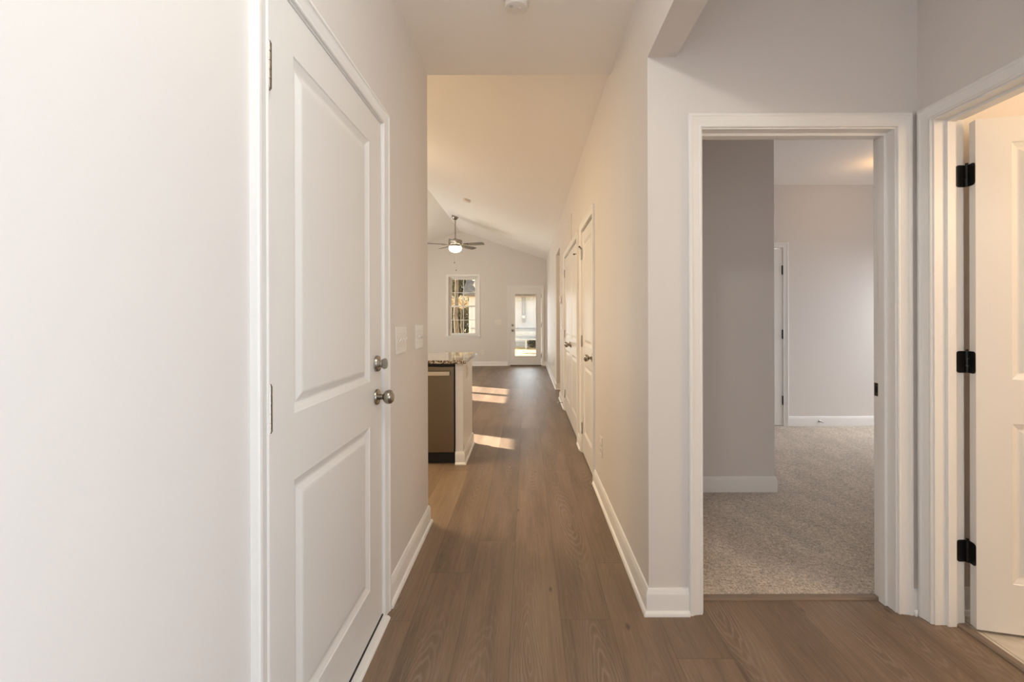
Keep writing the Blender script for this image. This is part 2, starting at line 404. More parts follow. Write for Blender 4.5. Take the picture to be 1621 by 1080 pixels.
# ------------------------------------------------------------------ room shell
def floor_planks():
    W = 0.2065; LEN = 1.83; x_first = -0.068 - W * 20
    ends = {-3: 1.864, -2: 2.217, -1: 2.53, 0: 1.45, 1: 1.87, 2: 2.30, 3: 1.654, 4: 1.05, 5: 1.40, 6: 0.75}
    V = []; Fc = []; rnds = []; uvs = []; rim = []
    for k in range(-20, 14):
        x0 = -0.068 + W * k; x1 = x0 + W; rr = random.Random(k * 13 + 5)
        e = ends.get(k, rr.uniform(0, LEN)); y = e - LEN * 4
        while y < 12.0:
            ya, yb = y, y + LEN; y += LEN
            if yb < -1.8: continue
            rnd = rr.random()
            lim = 12.0 if x1 < 0.62 else (2.03 if x1 < 1.80 else 2.03)
            if x0 > 0.50 and 6.9 < yb and ya < 7.95: lim = 7.95
            a, c = max(ya, -1.8), min(yb, lim)
            if x0 > 0.50 and ya >= 2.03: a = max(a, 6.95)
            if c - a < 0.01: continue
            xa, xb = x0, min(x1, 1.756 if a < 3 else 2.7)
            if xb - xa < 0.01: continue
            o = len(V); V += [(xa, a, 0), (xb, a, 0), (xb, c, 0), (xa, c, 0)]; Fc.append((o, o + 1, o + 2, o + 3)); rnds.append(rnd)
            m = (x0 + x1) / 2; mid = (ya + yb) / 2
            uvs += [(xa - m, a - mid), (xb - m, a - mid), (xb - m, c - mid), (xa - m, c - mid)]
            rim += [(a - ya, yb - a), (a - ya, yb - a), (c - ya, yb - c), (c - ya, yb - c)]
    me = bpy.data.meshes.new('floor'); me.from_pydata(V, [], Fc)
    at = me.attributes.new('rnd', 'FLOAT', 'FACE')
    for i, r in enumerate(rnds): at.data[i].value = r
    for nm, src in (('plank', uvs), ('rim', rim)):
        l = me.uv_layers.new(name=nm)
        for i, q in enumerate(src): l.data[i].uv = q
    me.materials.append(M['wood'])
    o = bpy.data.objects.new('floor', me); C.objects.link(o)
    return tag(o, 'grey-brown oak plank floor running down the hallway', 'floor', kind='structure')
floor_planks()

struct('floor_bedroom', MB().box(0.55, 4.9, 2.036, 5.4, -0.03, 0.004), 'carpet', 'beige cut-pile carpet in the bedroom behind the open doorway', 'carpet')
struct('floor_bathroom', MB().box(1.757, 3.6, -1.8, 2.02, -0.03, 0.0), 'tile', 'beige stone-look tile floor below the half-open door', 'floor')

# hallway ceiling and beam
struct('ceiling_hall', MB().box(XL - 0.2, XR + 0.1, -1.9, YE, CEIL, CEIL + 0.1), 'ceiling', 'flat ceiling over the hallway', 'ceiling')
struct('ceiling_foyer', MB().box(XR + 0.1, 3.6, -1.9, YF + T, CEIL, CEIL + 0.1), 'ceiling', 'flat ceiling over the alcove and the bathroom', 'ceiling')
struct('ceiling_bedroom', MB().box(XR + 0.1, 4.9, YF + T, 5.4, 2.78, 2.88), 'ceiling', 'flat bedroom ceiling seen through the doorway', 'ceiling')
struct('ceiling_beam', MB().box(XR, XR + 0.121, -1.75, YF, 2.3675, CEIL), 'wall', 'dropped painted beam between the hallway and the alcove', 'beam')
RX, RZ, PZ = -1.73, 3.52, 2.783                # ridge and plate
LX = RX - (XR - RX)
mp_y = lambda y0: (lambda u, v, h: (u, y0 + h, v))
struct('ceiling_vault', MB().prism([(XR + 0.05, PZ - 0.0164), (RX, RZ), (LX - 0.05, PZ - 0.0164), (LX - 0.05, PZ + 0.12), (RX, RZ + 0.12), (XR + 0.05, PZ + 0.12)], YE - 0.05, YB + 0.15, mp_y(0)), 'ceiling', 'vaulted ceiling over the great room rising to a ridge', 'ceiling')

# left wall of the hall, opening for door 1
D1A, D1B, D1H = 1.043, 1.885, 2.079            # casing's inner edge
struct('wall_left', MB().slab(-1.9, YE, 0, CEIL, [(D1A - 0.02, D1B + 0.02, -1, D1H + 0.02)], 0, -T, on_left), 'wall', 'long pale hallway wall with the white two-panel door', 'wall')
# kitchen side: gable over the hall's end, with the hallway opening
struct('wall_kitchen', MB().prism([(LX - 0.1, 0), (XL - T, 0), (XL - T, CEIL + 0.1), (XR + 0.02, CEIL + 0.1), (XR + 0.02, PZ + 0.05), (RX, RZ + 0.06), (LX - 0.1, PZ + 0.05)], YE - T, YE, mp_y(0)), 'wall', 'kitchen wall turning left from the end of the hallway', 'wall')
# right wall with the two doors, the opening to the side hall
SA, SB = 3.456, 4.187
DA, DB = 4.535, 6.079
DH = 2.069
OA, OB, OH = 7.0, 7.85, 2.355
struct('wall_right', MB().slab(YF + T, YB + 0.15, 0, PZ + 0.02, [(SA - 0.02, SB + 0.02, -1, DH + 0.02), (DA - 0.02, DB + 0.02, -1, DH + 0.02), (OA, OB, -1, OH)], 0, -T, on_right), 'wall', 'long right-hand wall with the closet doors, running to the back door', 'wall')
# front wall with the bedroom doorway
FA, FB, FH = 0.742, 1.573, 2.066
struct('wall_front', MB().slab(XR, 3.6, 0, CEIL + 0.04, [(FA - 0.02, FB + 0.02, -1, FH + 0.02)], 0, -T, on_front), 'wall', 'pale wall around the open bedroom doorway', 'wall')
# side wall with the bathroom doorway
BA, BB, BH = 1.005, 1.836, 2.068
struct('wall_side', MB().slab(-1.9, YF, 0, CEIL, [(BA - 0.02, BB + 0.02, -1, BH + 0.02), (-1.22, -0.28, 0.38, 2.12)], 0, -T, on_side), 'wall', 'alcove wall with the bathroom doorway', 'wall')  # window hole is an added opening for the foyer source
struct('wall_entry', MB().slab(-0.8, 3.6, 0, CEIL, [(-0.45, 0.35, 0.3, 2.2), (0.75, 1.55, 0.3, 2.2)], -1.9, -1.7, lambda u, v, h: (u, h, v)), 'wall', 'entry wall behind the viewer with a window', 'wall')
struct('wall_bathroom', MB().box(3.3, 3.45, -1.7, YF, 0, CEIL), 'wall', 'bathroom wall beyond the half-open door', 'wall')
# bedroom
struct('wall_closet', MB().box(XR + T, 1.78, 3.227, 3.34, 0, 2.79).box(1.664, 1.78, 3.34, 5.17, 0, 2.79), 'wall', 'shaded wall jutting into the bedroom', 'wall')
CA, CB = 2.14, 2.951
struct('wall_bedroom', MB().slab(0.6, 4.9, 0, 2.80, [(CA - 0.02, CB + 0.02, -1, 2.079)], 5.17, 5.29, lambda u, v, h: (u, h, v)), 'wall', 'far bedroom wall lit from a window at its side', 'wall')
struct('wall_bedroom_window', MB().slab(YF, 5.3, 0, 2.80, [(4.2, 5.04, 0.63, 1.87)], 4.75, 4.9, lambda u, v, h: (h, u, v)), 'wall', 'bedroom window wall out of view', 'wall')
# great room: far gable wall, left wall
WA, WB, WZ0, WZ1 = -2.052, -1.290, 0.79, 2.335
PA, PB, PH = -0.446, 0.386, 2.04
def gable_far():
    mb = MB().slab(LX - 0.1, XR + 0.1, 0, PZ, [(WA, WB, WZ0, WZ1), (PA - 0.015, PB + 0.015, -1, PH + 0.015)], 0, -0.15, on_far)
    mb.prism([(LX - 0.1, PZ), (XR + 0.1, PZ), (XR + 0.02, PZ + 0.02), (RX, RZ + 0.06), (LX - 0.1, PZ + 0.02)], 0, -0.15, on_far)
    return mb
struct('wall_far', gable_far(), 'wall', 'far gable wall of the great room with window and glass back door', 'wall')
struct('wall_great_room_left', MB().slab(YE, YB + 0.15, 0, PZ + 0.02, [(8.42, 9.05, 0.6, 2.1), (9.15, 9.80, 0.6, 2.1), (6.18, 6.62, 0.9, 2.2)], LX - 0.12, LX, lambda u, v, h: (h, u, v)), 'wall', 'great room side wall with sunny windows, out of view', 'wall')
# side hall off the great room
struct('wall_side_hall_far', MB().box(XR + T, 2.7, OB, OB + 0.1, 0, 2.6), 'wall', 'warm-lit side hall wall inside the drywall opening', 'wall')
struct('wall_side_hall_near', MB().box(XR + T, 2.7, OA - 0.1, OA, 0, 2.6), 'wall', 'near wall of the side hall', 'wall')
struct('wall_side_hall_end', MB().box(2.6, 2.7, OA, OB, 0, 2.6), 'wall', 'end wall of the side hall', 'wall')
struct('ceiling_side_hall', MB().box(XR + T, 2.7, OA, OB, 2.44, 2.5), 'ceiling', 'low ceiling of the side hall', 'ceiling')

# ------------------------------------------------------------------ trim
CAS = [(0, 0), (0, .009), (.003, .0115), (.008, .0115), (.011, .0095), (.016, .0115), (.030, .0135), (.040, .016), (.044, .0195), (.053, .0195), (.057, .0165), (.057, 0)]
def casing(name, a, b, h, mp, label, z0=0.0):
    # walk right side up, over and down the left so that 'left of the path' points away from the opening
    flip = [(a, z0), (a, h), (b, h), (b, z0)]
    mb = MB().sweep(flip, CAS, mp)
    return struct(name, mb, 'trim', label, 'door casing', smooth=True)
def jamb(name, a, b, h, depth, mp, label, stop=0.05, stop_w=0.036, reveal=0.006):
    i, t = reveal, 0.018
    mb = MB()
    A, B, H = a + i, b - i, h - i
    mb.prism([(A - t, 0), (A, 0), (A, H), (B, H), (B, 0), (B + t, 0), (B + t, H + t), (A - t, H + t)], 0.001, -depth, mp)
    s = 0.011
    mb.prism([(A - .001, 0), (A + s, 0), (A + s, H - s), (B - s, H - s), (B - s, 0), (B + .001, 0), (B + .001, H + .001), (A - .001, H + .001)], -stop, -stop - stop_w, mp)
    return struct(name, mb, 'trim', label, 'door frame', bevel=0.0012)
casing('trim_1', D1A, D1B, D1H, on_left, 'white moulded casing around the near two-panel hallway door')
jamb('trim_2', D1A, D1B, D1H, T, on_left, 'white frame inside the near hallway door casing')
casing('trim_3', SA, SB, DH, on_right, 'white casing around the single closet door on the right')
jamb('trim_4', SA, SB, DH, T, on_right, 'white frame of the single closet door')
casing('trim_5', DA, DB, DH, on_right, 'white casing around the pair of closet doors')
jamb('trim_6', DA, DB, DH, T, on_right, 'white frame of the pair of closet doors')
casing('trim_7', FA, FB, FH, on_front, 'white casing around the open bedroom doorway')
jamb('trim_8', FA, FB, FH, T, on_front, 'white frame lining the open bedroom doorway', stop=0.044, stop_w=0.036)
casing('trim_9', FA, FB, FH, lambda u, v, h: (u, YF + T + h, v), 'bedroom-side casing of the open doorway')
casing('trim_10', BA, BB, BH, on_side, 'white casing around the bathroom doorway')
jamb('trim_11', BA, BB, BH, T, on_side, 'white frame lining the bathroom doorway', stop=0.044, stop_w=0.034)
casing('trim_12', BA, BB, BH, lambda u, v, h: (XS + T + h, u, v), 'bathroom-side casing of the bathroom doorway')
on_bed = lambda u, v, h: (u, 5.17 - h, v)
casing('trim_13', CA, CB, 2.06, on_bed, 'white casing around the far bedroom closet door')
jamb('trim_14', CA, CB, 2.06, T, on_bed, 'white frame of the far bedroom closet door')
casing('trim_15', PA, PB, PH, on_far, 'white casing around the glass back door')
jamb('trim_16', PA, PB, PH, 0.148, on_far, 'white frame of the glass back door', stop=0.05)

def t_strip(name, prof_axis, label, mb): return struct(name, mb, 'strip', label, 'threshold')
def strip_profile(w, h): return [(-w / 2, 0), (-w / 2, h * .35), (-w * .3, h), (w * .3, h), (w / 2, h * .35), (w / 2, 0)]
struct('trim_17', MB().prism(strip_profile(0.044, 0.009), FA + 0.0065, FB - 0.0065, lambda u, v, h: (h, 2.012 + u, v)), 'strip', 'brown wood strip between plank floor and bedroom carpet', 'threshold')
struct('trim_18', MB().prism(strip_profile(0.040, 0.009), BA + 0.0065, BB - 0.0065, lambda u, v, h: (1.771 + u, h, v)), 'strip', 'brown wood strip between plank floor and bathroom tile', 'threshold')
thr = empty('trim_19', (XL, (D1A + D1B) / 2, 0)); tag(thr, 'low white sill with a dark strip in the gap under the near hallway door', 'threshold', kind='structure')
hw = (D1B - D1A) / 2 - 0.006
obj('sill', MB().prism([(-0.10, 0), (0.034, 0), (0.034, 0.006), (0.026, 0.014), (0.006, 0.016), (-0.10, 0.016)], -hw, hw, lambda u, v, h: (u, h, v)), 'trim', thr)
obj('gap_strip', MB().box(-0.012, 0.004, -hw + .002, hw - .002, 0.0162, 0.0225), 'dark', thr)  # dark strip filling the gap between sill and slab
struct('trim_20', MB().prism(strip_profile(0.09, 0.02), PA + 0.0065, PB - 0.0065, lambda u, v, h: (h, YB - 0.01 + u, v)), 'bronze_strike', 'dark metal sill under the glass back door', 'threshold')

BASE = [(0, 0), (0.026, 0), (0.0255, .008), (.022, .014), (.016, .0185), (.0135, .019), (.0135, .084), (.0120, .090), (.0095, .096), (.0085, .102), (.0055, .1075), (0, .1085)]
BASE_NS = [(0, 0), (.0135, 0), (.0135, .086), (.0120, .092), (.0095, .098), (.0085, .104), (.0055, .1095), (0, .1105)]
flat = lambda z0: (lambda u, v, h: (u, v, h + z0))
def base(name, path, label, prof=BASE, z0=0.0):
    return struct(name, MB().sweep(path, prof, flat(z0)), 'trim', label, 'baseboard', smooth=True)
base('baseboard_left', [(-1.5, YE), (XL, YE), (XL, D1B + .0575)], 'white baseboard between the near door and the end of the left wall')
base('baseboard_entry', [(XL, D1A - .0575), (XL, -1.7)], 'white baseboard beside the viewer on the left wall')
base('baseboard_right', [(FA - .0575, YF), (XR, YF), (XR, SA - .0575)], 'white baseboard wrapping the hallway corner beside the bedroom doorway')
base('baseboard_closet', [(XR, SB + .0575), (XR, DA - .0575)], 'short white baseboard between the closet doors')
base('baseboard_switch', [(XR, DB + .0575), (XR, OA), (XR + .3, OA)], 'white baseboard between the closet doors and the side hall')
base('baseboard_great_room', [(XR + 1.5, OB), (XR, OB), (XR, YB), (PB + .0575, YB)], 'white baseboard along the far right wall')
base('baseboard_far', [(PA - .0575, YB), (LX, YB)], 'white baseboard under the far window')
base('baseboard_alcove', [(XS, BB + .0575), (XS, YF), (FB + .0575, YF)], 'sliver of white baseboard in the alcove corner')
base('baseboard_bath', [(3.3, YF), (XS + T + .03, YF)], 'bathroom baseboard behind the half-open door')
base('baseboard_bedroom', [(4.75, 5.17), (CB + .0575, 5.17)], 'white baseboard on the far bedroom wall', BASE_NS, 0.004)
base('baseboard_jut', [(1.78, 5.17), (1.78, 3.227), (XR + T, 3.227)], 'baseboard on the shaded bedroom wall', BASE_NS, 0.004)

# ------------------------------------------------------------------ doors
PANEL = [(0, 0), (.003, .0028), (.018, .0092), (.023, .0108), (.028, .0104), (.046, .0028), (.052, .0018)]
def leaf_mb(W, H, T_, sgn, z0, panels):
    mb = MB()
    us = sorted({0, W} | {x for p in panels for x in p[:2]}); vs = sorted({z0, z0 + H} | {x for p in panels for x in p[2:]})
    inside = lambda a, c: any(p[0] < a < p[1] and p[2] < c < p[3] for p in panels)
    for y, s in ((0.0, 1), (T_, -1)):
        for i in range(len(us) - 1):
            for j in range(len(vs) - 1):
                if inside((us[i] + us[i + 1]) / 2, (vs[j] + vs[j + 1]) / 2): continue
                mb.add([(sgn * us[i], y, vs[j]), (sgn * us[i + 1], y, vs[j]), (sgn * us[i + 1], y, vs[j + 1]), (sgn * us[i], y, vs[j + 1])], [(0, 1, 2, 3)])
        for (a, b, c, d) in panels:
            rings = [[(sgn * q[0], y + s * dp, q[1]) for q in ((a + o, c + o), (b - o, c + o), (b - o, d - o), (a + o, d - o))] for o, dp in PANEL]
            v = [p for r in rings for p in r]; n = len(rings)
            fs = [(i * 4 + k, i * 4 + (k + 1) % 4, (i + 1) * 4 + (k + 1) % 4, (i + 1) * 4 + k) for i in range(n - 1) for k in range(4)] + [tuple((n - 1) * 4 + k for k in range(4))]
            mb.add(v, fs)
    a, b, c, d = 0, sgn * W, z0, z0 + H
    for q in (((a, c), (b, c)), ((b, c), (b, d)), ((b, d), (a, d)), ((a, d), (a, c))):
        mb.add([(q[0][0], 0, q[0][1]), (q[1][0], 0, q[1][1]), (q[1][0], T_, q[1][1]), (q[0][0], T_, q[0][1])], [(0, 1, 2, 3)])
    return mb
def welded(name, mb, mat, parent):
    o = obj(name, mb, mat, parent)
    bm = bmesh.new(); bm.from_mesh(o.data); bmesh.ops.remove_doubles(bm, verts=bm.verts, dist=1e-5); bmesh.ops.recalc_face_normals(bm, faces=bm.faces); bm.to_mesh(o.data); bm.free()
    return o
def knob(parent, x, z, side=-1):
    k = obj('knob', MB().lathe([(.0115, 0), (.0115, .026), (.014, .030), (.022, .034), (.0275, .042), (.029, .051), (.0265, .060), (.020, .0665), (.010, .069), (.004, .0695)], axis=(0, side, 0)), 'nickel', parent, smooth=True, loc=(x, 0, z))
    obj('rose', MB().lathe([(.0325, 0), (.0325, .004), (.030, .008), (.022, .011), (.015, .012)], axis=(0, side, 0)), 'nickel', k, smooth=True)
    return k
def hinge(parent, x, z, mat='nickel', y=-0.006, h=0.10, leaf=1):
    mb = MB()
    for k in range(5): mb.tube((x, y, z - h / 2 + k * h / 5 + .0006), (x, y, z - h / 2 + (k + 1) * h / 5 - .0006), .0065, n=14)
    mb.tube((x, y, z - h / 2 - .003), (x, y, z + h / 2 + .004), .0045, n=12)
    mb.box(x - .0012, x + .0012, y, .03, z - h / 2, z + h / 2)
    return obj('hinge', mb, mat, parent, smooth=True)
def two_panel_door(name, loc, rot, W, sgn, label, knob_z=0.941, H=2.03, z0=0.012, hinges=(), hinge_mat='nickel', group=None, has_knob=True):
    r = empty(name, loc, rot); tag(r, label, 'door', group, 'structure')
    st = 0.118
    welded('slab', leaf_mb(W, H, 0.035, sgn, z0, [(st, W - st, 1.012, 1.945), (st, W - st, .208, .838)]), 'door', r)
    if has_knob: knob(r, sgn * (W - 0.060), knob_z)
    for hz in hinges: hinge(r, -sgn * 0.0015, hz, hinge_mat)
    return r
# door 1: near left, with a deadbolt, stands on a sill
d1 = empty('door_1', (XL, 1.0525, 0), PI / 2); tag(d1, 'white two-panel door on the near left with deadbolt and round knob', 'door', kind='structure')
W1 = 0.823
welded('slab', leaf_mb(W1, 2.047, 0.044, 1, 0.023, [(.119, W1 - .140, 1.012, 1.945), (.119, W1 - .140, .205, .838)]), 'door', d1)
knob(d1, W1 - .062, .941)
db = obj('deadbolt', MB().lathe([(.033, 0), (.033, .006), (.030, .012), (.022, .016), (.012, .018)], axis=(0, -1, 0)), 'nickel', d1, smooth=True, loc=(W1 - .062, 0, 1.076))
obj('thumb_turn', MB().prism([(-.031 + (.017 if math.cos(a) < 0 else .015) * math.cos(a), .021 * math.sin(a) * (1 - .25 * math.cos(a))) for a in [k * PI / 12 for k in range(24)]], -.0055, .0055, lambda u, v, h: (h + u * .12, u, v)), 'nickel', db, bevel=.002, smooth=True)
for hz in (1.852, 1.047, 0.24): hinge(d1, -.003, hz, h=.108)
sw = obj('latch_plate', MB().box(W1 - .0005, W1 + .0016, .012, .036, .912, .970), 'nickel', d1)
# right wall doors
two_panel_door('door_2', (XR, SB - .0085, 0), -PI / 2, SB - SA - .017, 1, 'single white two-panel closet door nearest on the right wall', hinges=(1.852, 1.04, .23))
WD = (DB - DA - .012 - .009) / 2
d3 = two_panel_door('door_3', (XR, DA + .009, 0), -PI / 2, WD, -1, 'near leaf of the pair of white closet doors', hinges=(1.852, 1.04, .23))
d4 = two_panel_door('door_4', (XR, DB - .009, 0), -PI / 2, WD, 1, 'far leaf of the pair of white closet doors', hinges=(1.852, 1.04, .23))
# half open bathroom door
d5 = empty('door_5', (1.787, 1.785, 0), R(-13.8)); tag(d5, 'half-open white bathroom door hung on black hinges', 'door', kind='structure')
welded('slab', leaf_mb(0.80, 2.03, 0.035, 1, 0.014, [(.118, .682, 1.012, 1.945), (.118, .682, .208, .838)]), 'door', d5)
knob(d5, .74, .941)
def butterfly(z):
    """a hinge standing open: one leaf on the jamb, one on the door's edge"""
    h = .089; P = Vector((1.7895, 1.8235))
    inv = Matrix.Rotation(R(13.8), 2)
    loc = lambda x, y: inv @ (Vector((x, y)) - Vector((1.787, 1.785)))
    mb = MB()
    def plate(a, b, n, w):
        # rounded-corner leaf between the pin side a and the free side b, offset along n
        a, b, n = Vector(a), Vector(b), Vector(n); d = b - a; L = d.length; r = .012; pts = []
        pts += [(0, -h / 2), (L - r, -h / 2)]
        pts += [(L - r + r * math.sin(t), -h / 2 + r - r * math.cos(t)) for t in (PI / 6, PI / 3, PI / 2)]
        pts += [(L - r + r * math.cos(t), h / 2 - r + r * math.sin(t)) for t in (0, PI / 6, PI / 3, PI / 2)]
        pts += [(0, h / 2)]
        u = d / L
        def mp(p, q, k):
            w2 = a + u * p + n * k; l = loc(w2.x, w2.y); return (l.x, l.y, z + q)
        mb.prism(pts, 0.0, w, mp)
    plate((1.785, 1.8298), (1.750, 1.8298), (0, -1), .0022)
    l0, l1 = Vector((1.7955, 1.819)), Vector((1.787, 1.785))
    e = (l1 - l0).normalized(); n = Vector((e.y, -e.x))
    if n.x > 0: n = -n
    plate(l0 + e * .001, l0 + e * .034, n, .0022)
    q = loc(P.x, P.y)
    for k in range(3): mb.tube((q.x, q.y, z - h / 2 + k * h / 3 + .0006), (q.x, q.y, z - h / 2 + (k + 1) * h / 3 - .0006), .0062, n=14)
    mb.tube((q.x, q.y, z + h / 2), (q.x, q.y, z + h / 2 + .007), .0045, .0055, n=12)
    return obj('hinge', mb, 'bronze', d5)
for hz in (1.832, 1.075, .305): butterfly(hz)
# strike plate in the empty bedroom doorway
stp = MB().box(FB - .0078, FB - .0058, 2.008 - .014, 2.008 + .014, .934 - .029, .934 + .029)
spl = struct('trim_21', stp, 'bronze_strike', 'dark metal strike plate on the bedroom doorway frame', 'strike plate')
obj('latch_hole_shade', MB().box(FB - .0081, FB - .0076, 2.002, 2.015, .921, .947), 'dark', spl)  # dark patch on the plate stands for shade inside a hole
# closet door in the bedroom
two_panel_door('door_6', (CB - .009, 5.17, 0), 0, .79, -1, 'bedroom closet door with black hinges beside the jutting wall', hinges=(1.80, 1.06, .30), hinge_mat='bronze')
# glass back door
d7 = empty('door_7', (0.376, YB, 0), 0); tag(d7, 'white back door with one tall glass lite at the far end', 'door', kind='structure')
obj('slab', MB().slab(-.813, 0, .02, 2.030, [(-.687, -.139, .258, 1.882)], 0, .044, lambda u, v, h: (u, h, v)), 'door', d7)
fr = obj('lite_frame', MB().sweep([(-.687, .258), (-.139, .258), (-.139, 1.882), (-.687, 1.882), (-.687, .258)][::-1], [(-.004, 0), (-.004, -.006), (.004, -.012), (.016, -.012), (.022, -.004), (.022, 0)], lambda u, v, h: (u, h, v)), 'trim', d7)
obj('pane', MB().box(-.69, -.136, .018, .024, .255, 1.885), 'glass', d7)
knob(d7, -.813 + .06, .924)
obj('deadbolt', MB().lathe([(.031, 0), (.031, .008), (.024, .014), (.010, .018)], axis=(0, -1, 0)), 'nickel', d7, smooth=True, loc=(-.753, 0, 1.065))
for hz in (1.83, 1.06, .26): hinge(d7, .003, hz)

# hinge-pin door stops on the right-hand closet doors
def pin_stop(o, sgn, z):
    mb = MB().tube((0, -.008, z), (sgn * .055, -.030, z + .004), .0045, n=10).tube((sgn * .055, -.030, z + .004), (sgn * .060, -.032, z + .004), .009, n=12).tube((0, -.008, z), (-sgn * .03, -.016, z), .004, n=10)
    return obj('pin_stop', mb, 'bronze_strike', o)
pin_stop([o for o in bpy.data.objects if o.name == 'door_2'][0], 1, 1.905)
pin_stop(d3, -1, 1.905)

# ------------------------------------------------------------------ window in the far wall
w1 = empty('window_1', ((WA + WB) / 2, YB, WZ0)); tag(w1, 'white double-hung window in the far wall beyond the ceiling fan', 'window', kind='structure')
cx, W2 = (WA + WB) / 2, (WB - WA) / 2; HH = WZ1 - WZ0
loc_w = lambda u, v, h: (u, -h, v)
obj('casing', MB().sweep([(-W2, -.0), (-W2, HH), (W2, HH), (W2, 0)], [(0, 0), (0, .010), (.01, .012), (.05, .016), (.062, .016), (.066, 0)], loc_w), 'trim', w1)
obj('window_sill', MB().box(-W2 - .085, W2 + .085, -.045, .10, -.028, 0).box(-W2 - .066, W2 + .066, -.014, 0, -.075, -.028), 'trim', w1, bevel=.003)
obj('frame', MB().slab(-W2, W2, 0, HH, [(-W2 + .028, W2 - .028, .03, HH - .03)], -.05, -.14, loc_w), 'trim', w1)
def sash(nm, z0, z1, y):
    a = W2 - .028; f = .045; b_ = .016
    holes = []
    xs = [-a + f, -b_ / 2, b_ / 2, a - f]; zm = (z0 + z1) / 2; zs = [z0 + f * .8, zm - b_ / 2, zm + b_ / 2, z1 - f * .8]
    for i in (0, 2):
        for j in (0, 2): holes.append((xs[i], xs[i + 1], zs[j], zs[j + 1]))
    s = obj(nm, MB().slab(-a, a, z0, z1, holes, -y, -y - .03, loc_w), 'trim', w1)
    obj('pane', MB().box(-a + f * .6, a - f * .6, y + .012, y + .018, z0 + .03, z1 - .03), 'glass', s)
sash('upper_sash', HH / 2 - .02, HH - .03, .095)
sash('lower_sash', .03, HH / 2 + .02, .06)

# ------------------------------------------------------------------ electrical bits
def plate_mb(w, h): return MB().box(-w / 2, w / 2, -.006, 0, -h / 2, h / 2)
def switch(loc, rot, gangs, label, w=None, h=.130):
    w = w or (.035 + .046 * gangs)
    r = empty('light_switch', loc, rot); tag(r, label, 'light switch')
    obj('cover_plate', plate_mb(w, h), 'plate', r, bevel=.003)
    for g in range(gangs):
        x = (g - (gangs - 1) / 2) * .046
        t = obj('toggle', MB().prism([(-.0055, -.012), (-.010, .0035), (-.019, .0105), (-.0215, .0065), (-.0085, -.012)], -.0046, .0046, lambda u, v, k: (k, u, v)), 'plate', r, loc=(x, 0, 0), bevel=.0008)
        for dz in (-.030, .030): obj('screw', MB().lathe([(.003, 0), (.003, .0012), (.0015, .0018)], o=(x, -.006, dz), axis=(0, -1, 0), n=10), 'screw', r)
    return r
LEFT, RIGHT = PI / 2, -PI / 2
switch((XL, 2.160, 1.155), LEFT, 3, 'three-gang white switch plate beside the near door casing', .175, .131)
switch((XL, 2.520, 1.155), LEFT, 3, 'three-gang white switch plate at the corner of the left wall', .165, .131)
switch((-.75, YB, 1.145), 0, 3, 'white switch plate on the far wall between window and glass door', .166, .13)
switch((XR, 6.60, 1.15), RIGHT, 1, 'white switch plate under the thermostat on the right wall', .08, .13)
switch((XR, 8.30, 1.15), RIGHT, 1, 'white switch plate on the right wall beyond the side hall opening', .08, .13)
def outlet(loc, rot, label, w=.08, h=.128):
    r = empty('wall_outlet', loc, rot); tag(r, label, 'outlet')
    obj('cover_plate', plate_mb(w, h), 'plate', r, bevel=.003)
    for dz in (-.021, .021):
        q = obj('receptacle', MB().lathe([(.0165, 0), (.0165, .0025), (.0155, .0032)], axis=(0, -1, 0), n=20), 'plate', r, loc=(0, -.006, dz))
        obj('slots', MB().box(-.0075, -.0055, -.0036, -.003, -.002, .006).box(.0055, .0075, -.0036, -.003, -.002, .006).lathe([(.0024, .003), (.0024, .0036)], o=(0, 0, -.008), axis=(0, -1, 0), n=10), 'dark', q)
    obj('screw', MB().lathe([(.003, 0), (.003, .0012), (.0015, .0018)], o=(0, -.006, 0), axis=(0, -1, 0), n=10), 'screw', r)
    return r
outlet((XR, 3.11, .365), RIGHT, 'white wall outlet low on the right beside the single closet door', .09, .134)
outlet((-1.165, YB, .36), 0, 'white wall outlet low on the far wall under the window')
outlet((XR, 8.70, .39), RIGHT, 'white wall outlet low on the right wall beyond the side hall')

th = empty('thermostat', (XR, 6.66, 1.53), RIGHT); tag(th, 'small oval white thermostat above the switch on the right wall', 'thermostat')
obj('wall_plate', MB().prism([(.055 * math.cos(t * PI / 10), .07 * math.sin(t * PI / 10)) for t in range(20)], 0, -.008, lambda u, v, h: (u, h, v)), 'plate', th)
obj('housing', MB().prism([(.044 * math.cos(t * PI / 10), .058 * math.sin(t * PI / 10)) for t in range(20)], -.008, -.026, lambda u, v, h: (u, h, v)), 'plate', th, bevel=.003)
obj('display', MB().box(-.02, .02, -.0268, -.026, -.005, .022), 'grey_metal', th)

vent = empty('access_panel', (XR, 5.31, 2.29), RIGHT); tag(vent, 'square wall-coloured access panel above the pair of closet doors', 'wall panel')
obj('panel_frame', MB().slab(-.17, .17, -.16, .16, [(-.14, .14, -.13, .13)], 0, -.008, lambda u, v, h: (u, h, v)), 'wall', vent, bevel=.0015)
obj('panel_door', MB().box(-.138, .138, -.005, 0, -.128, .128), 'wall', vent)

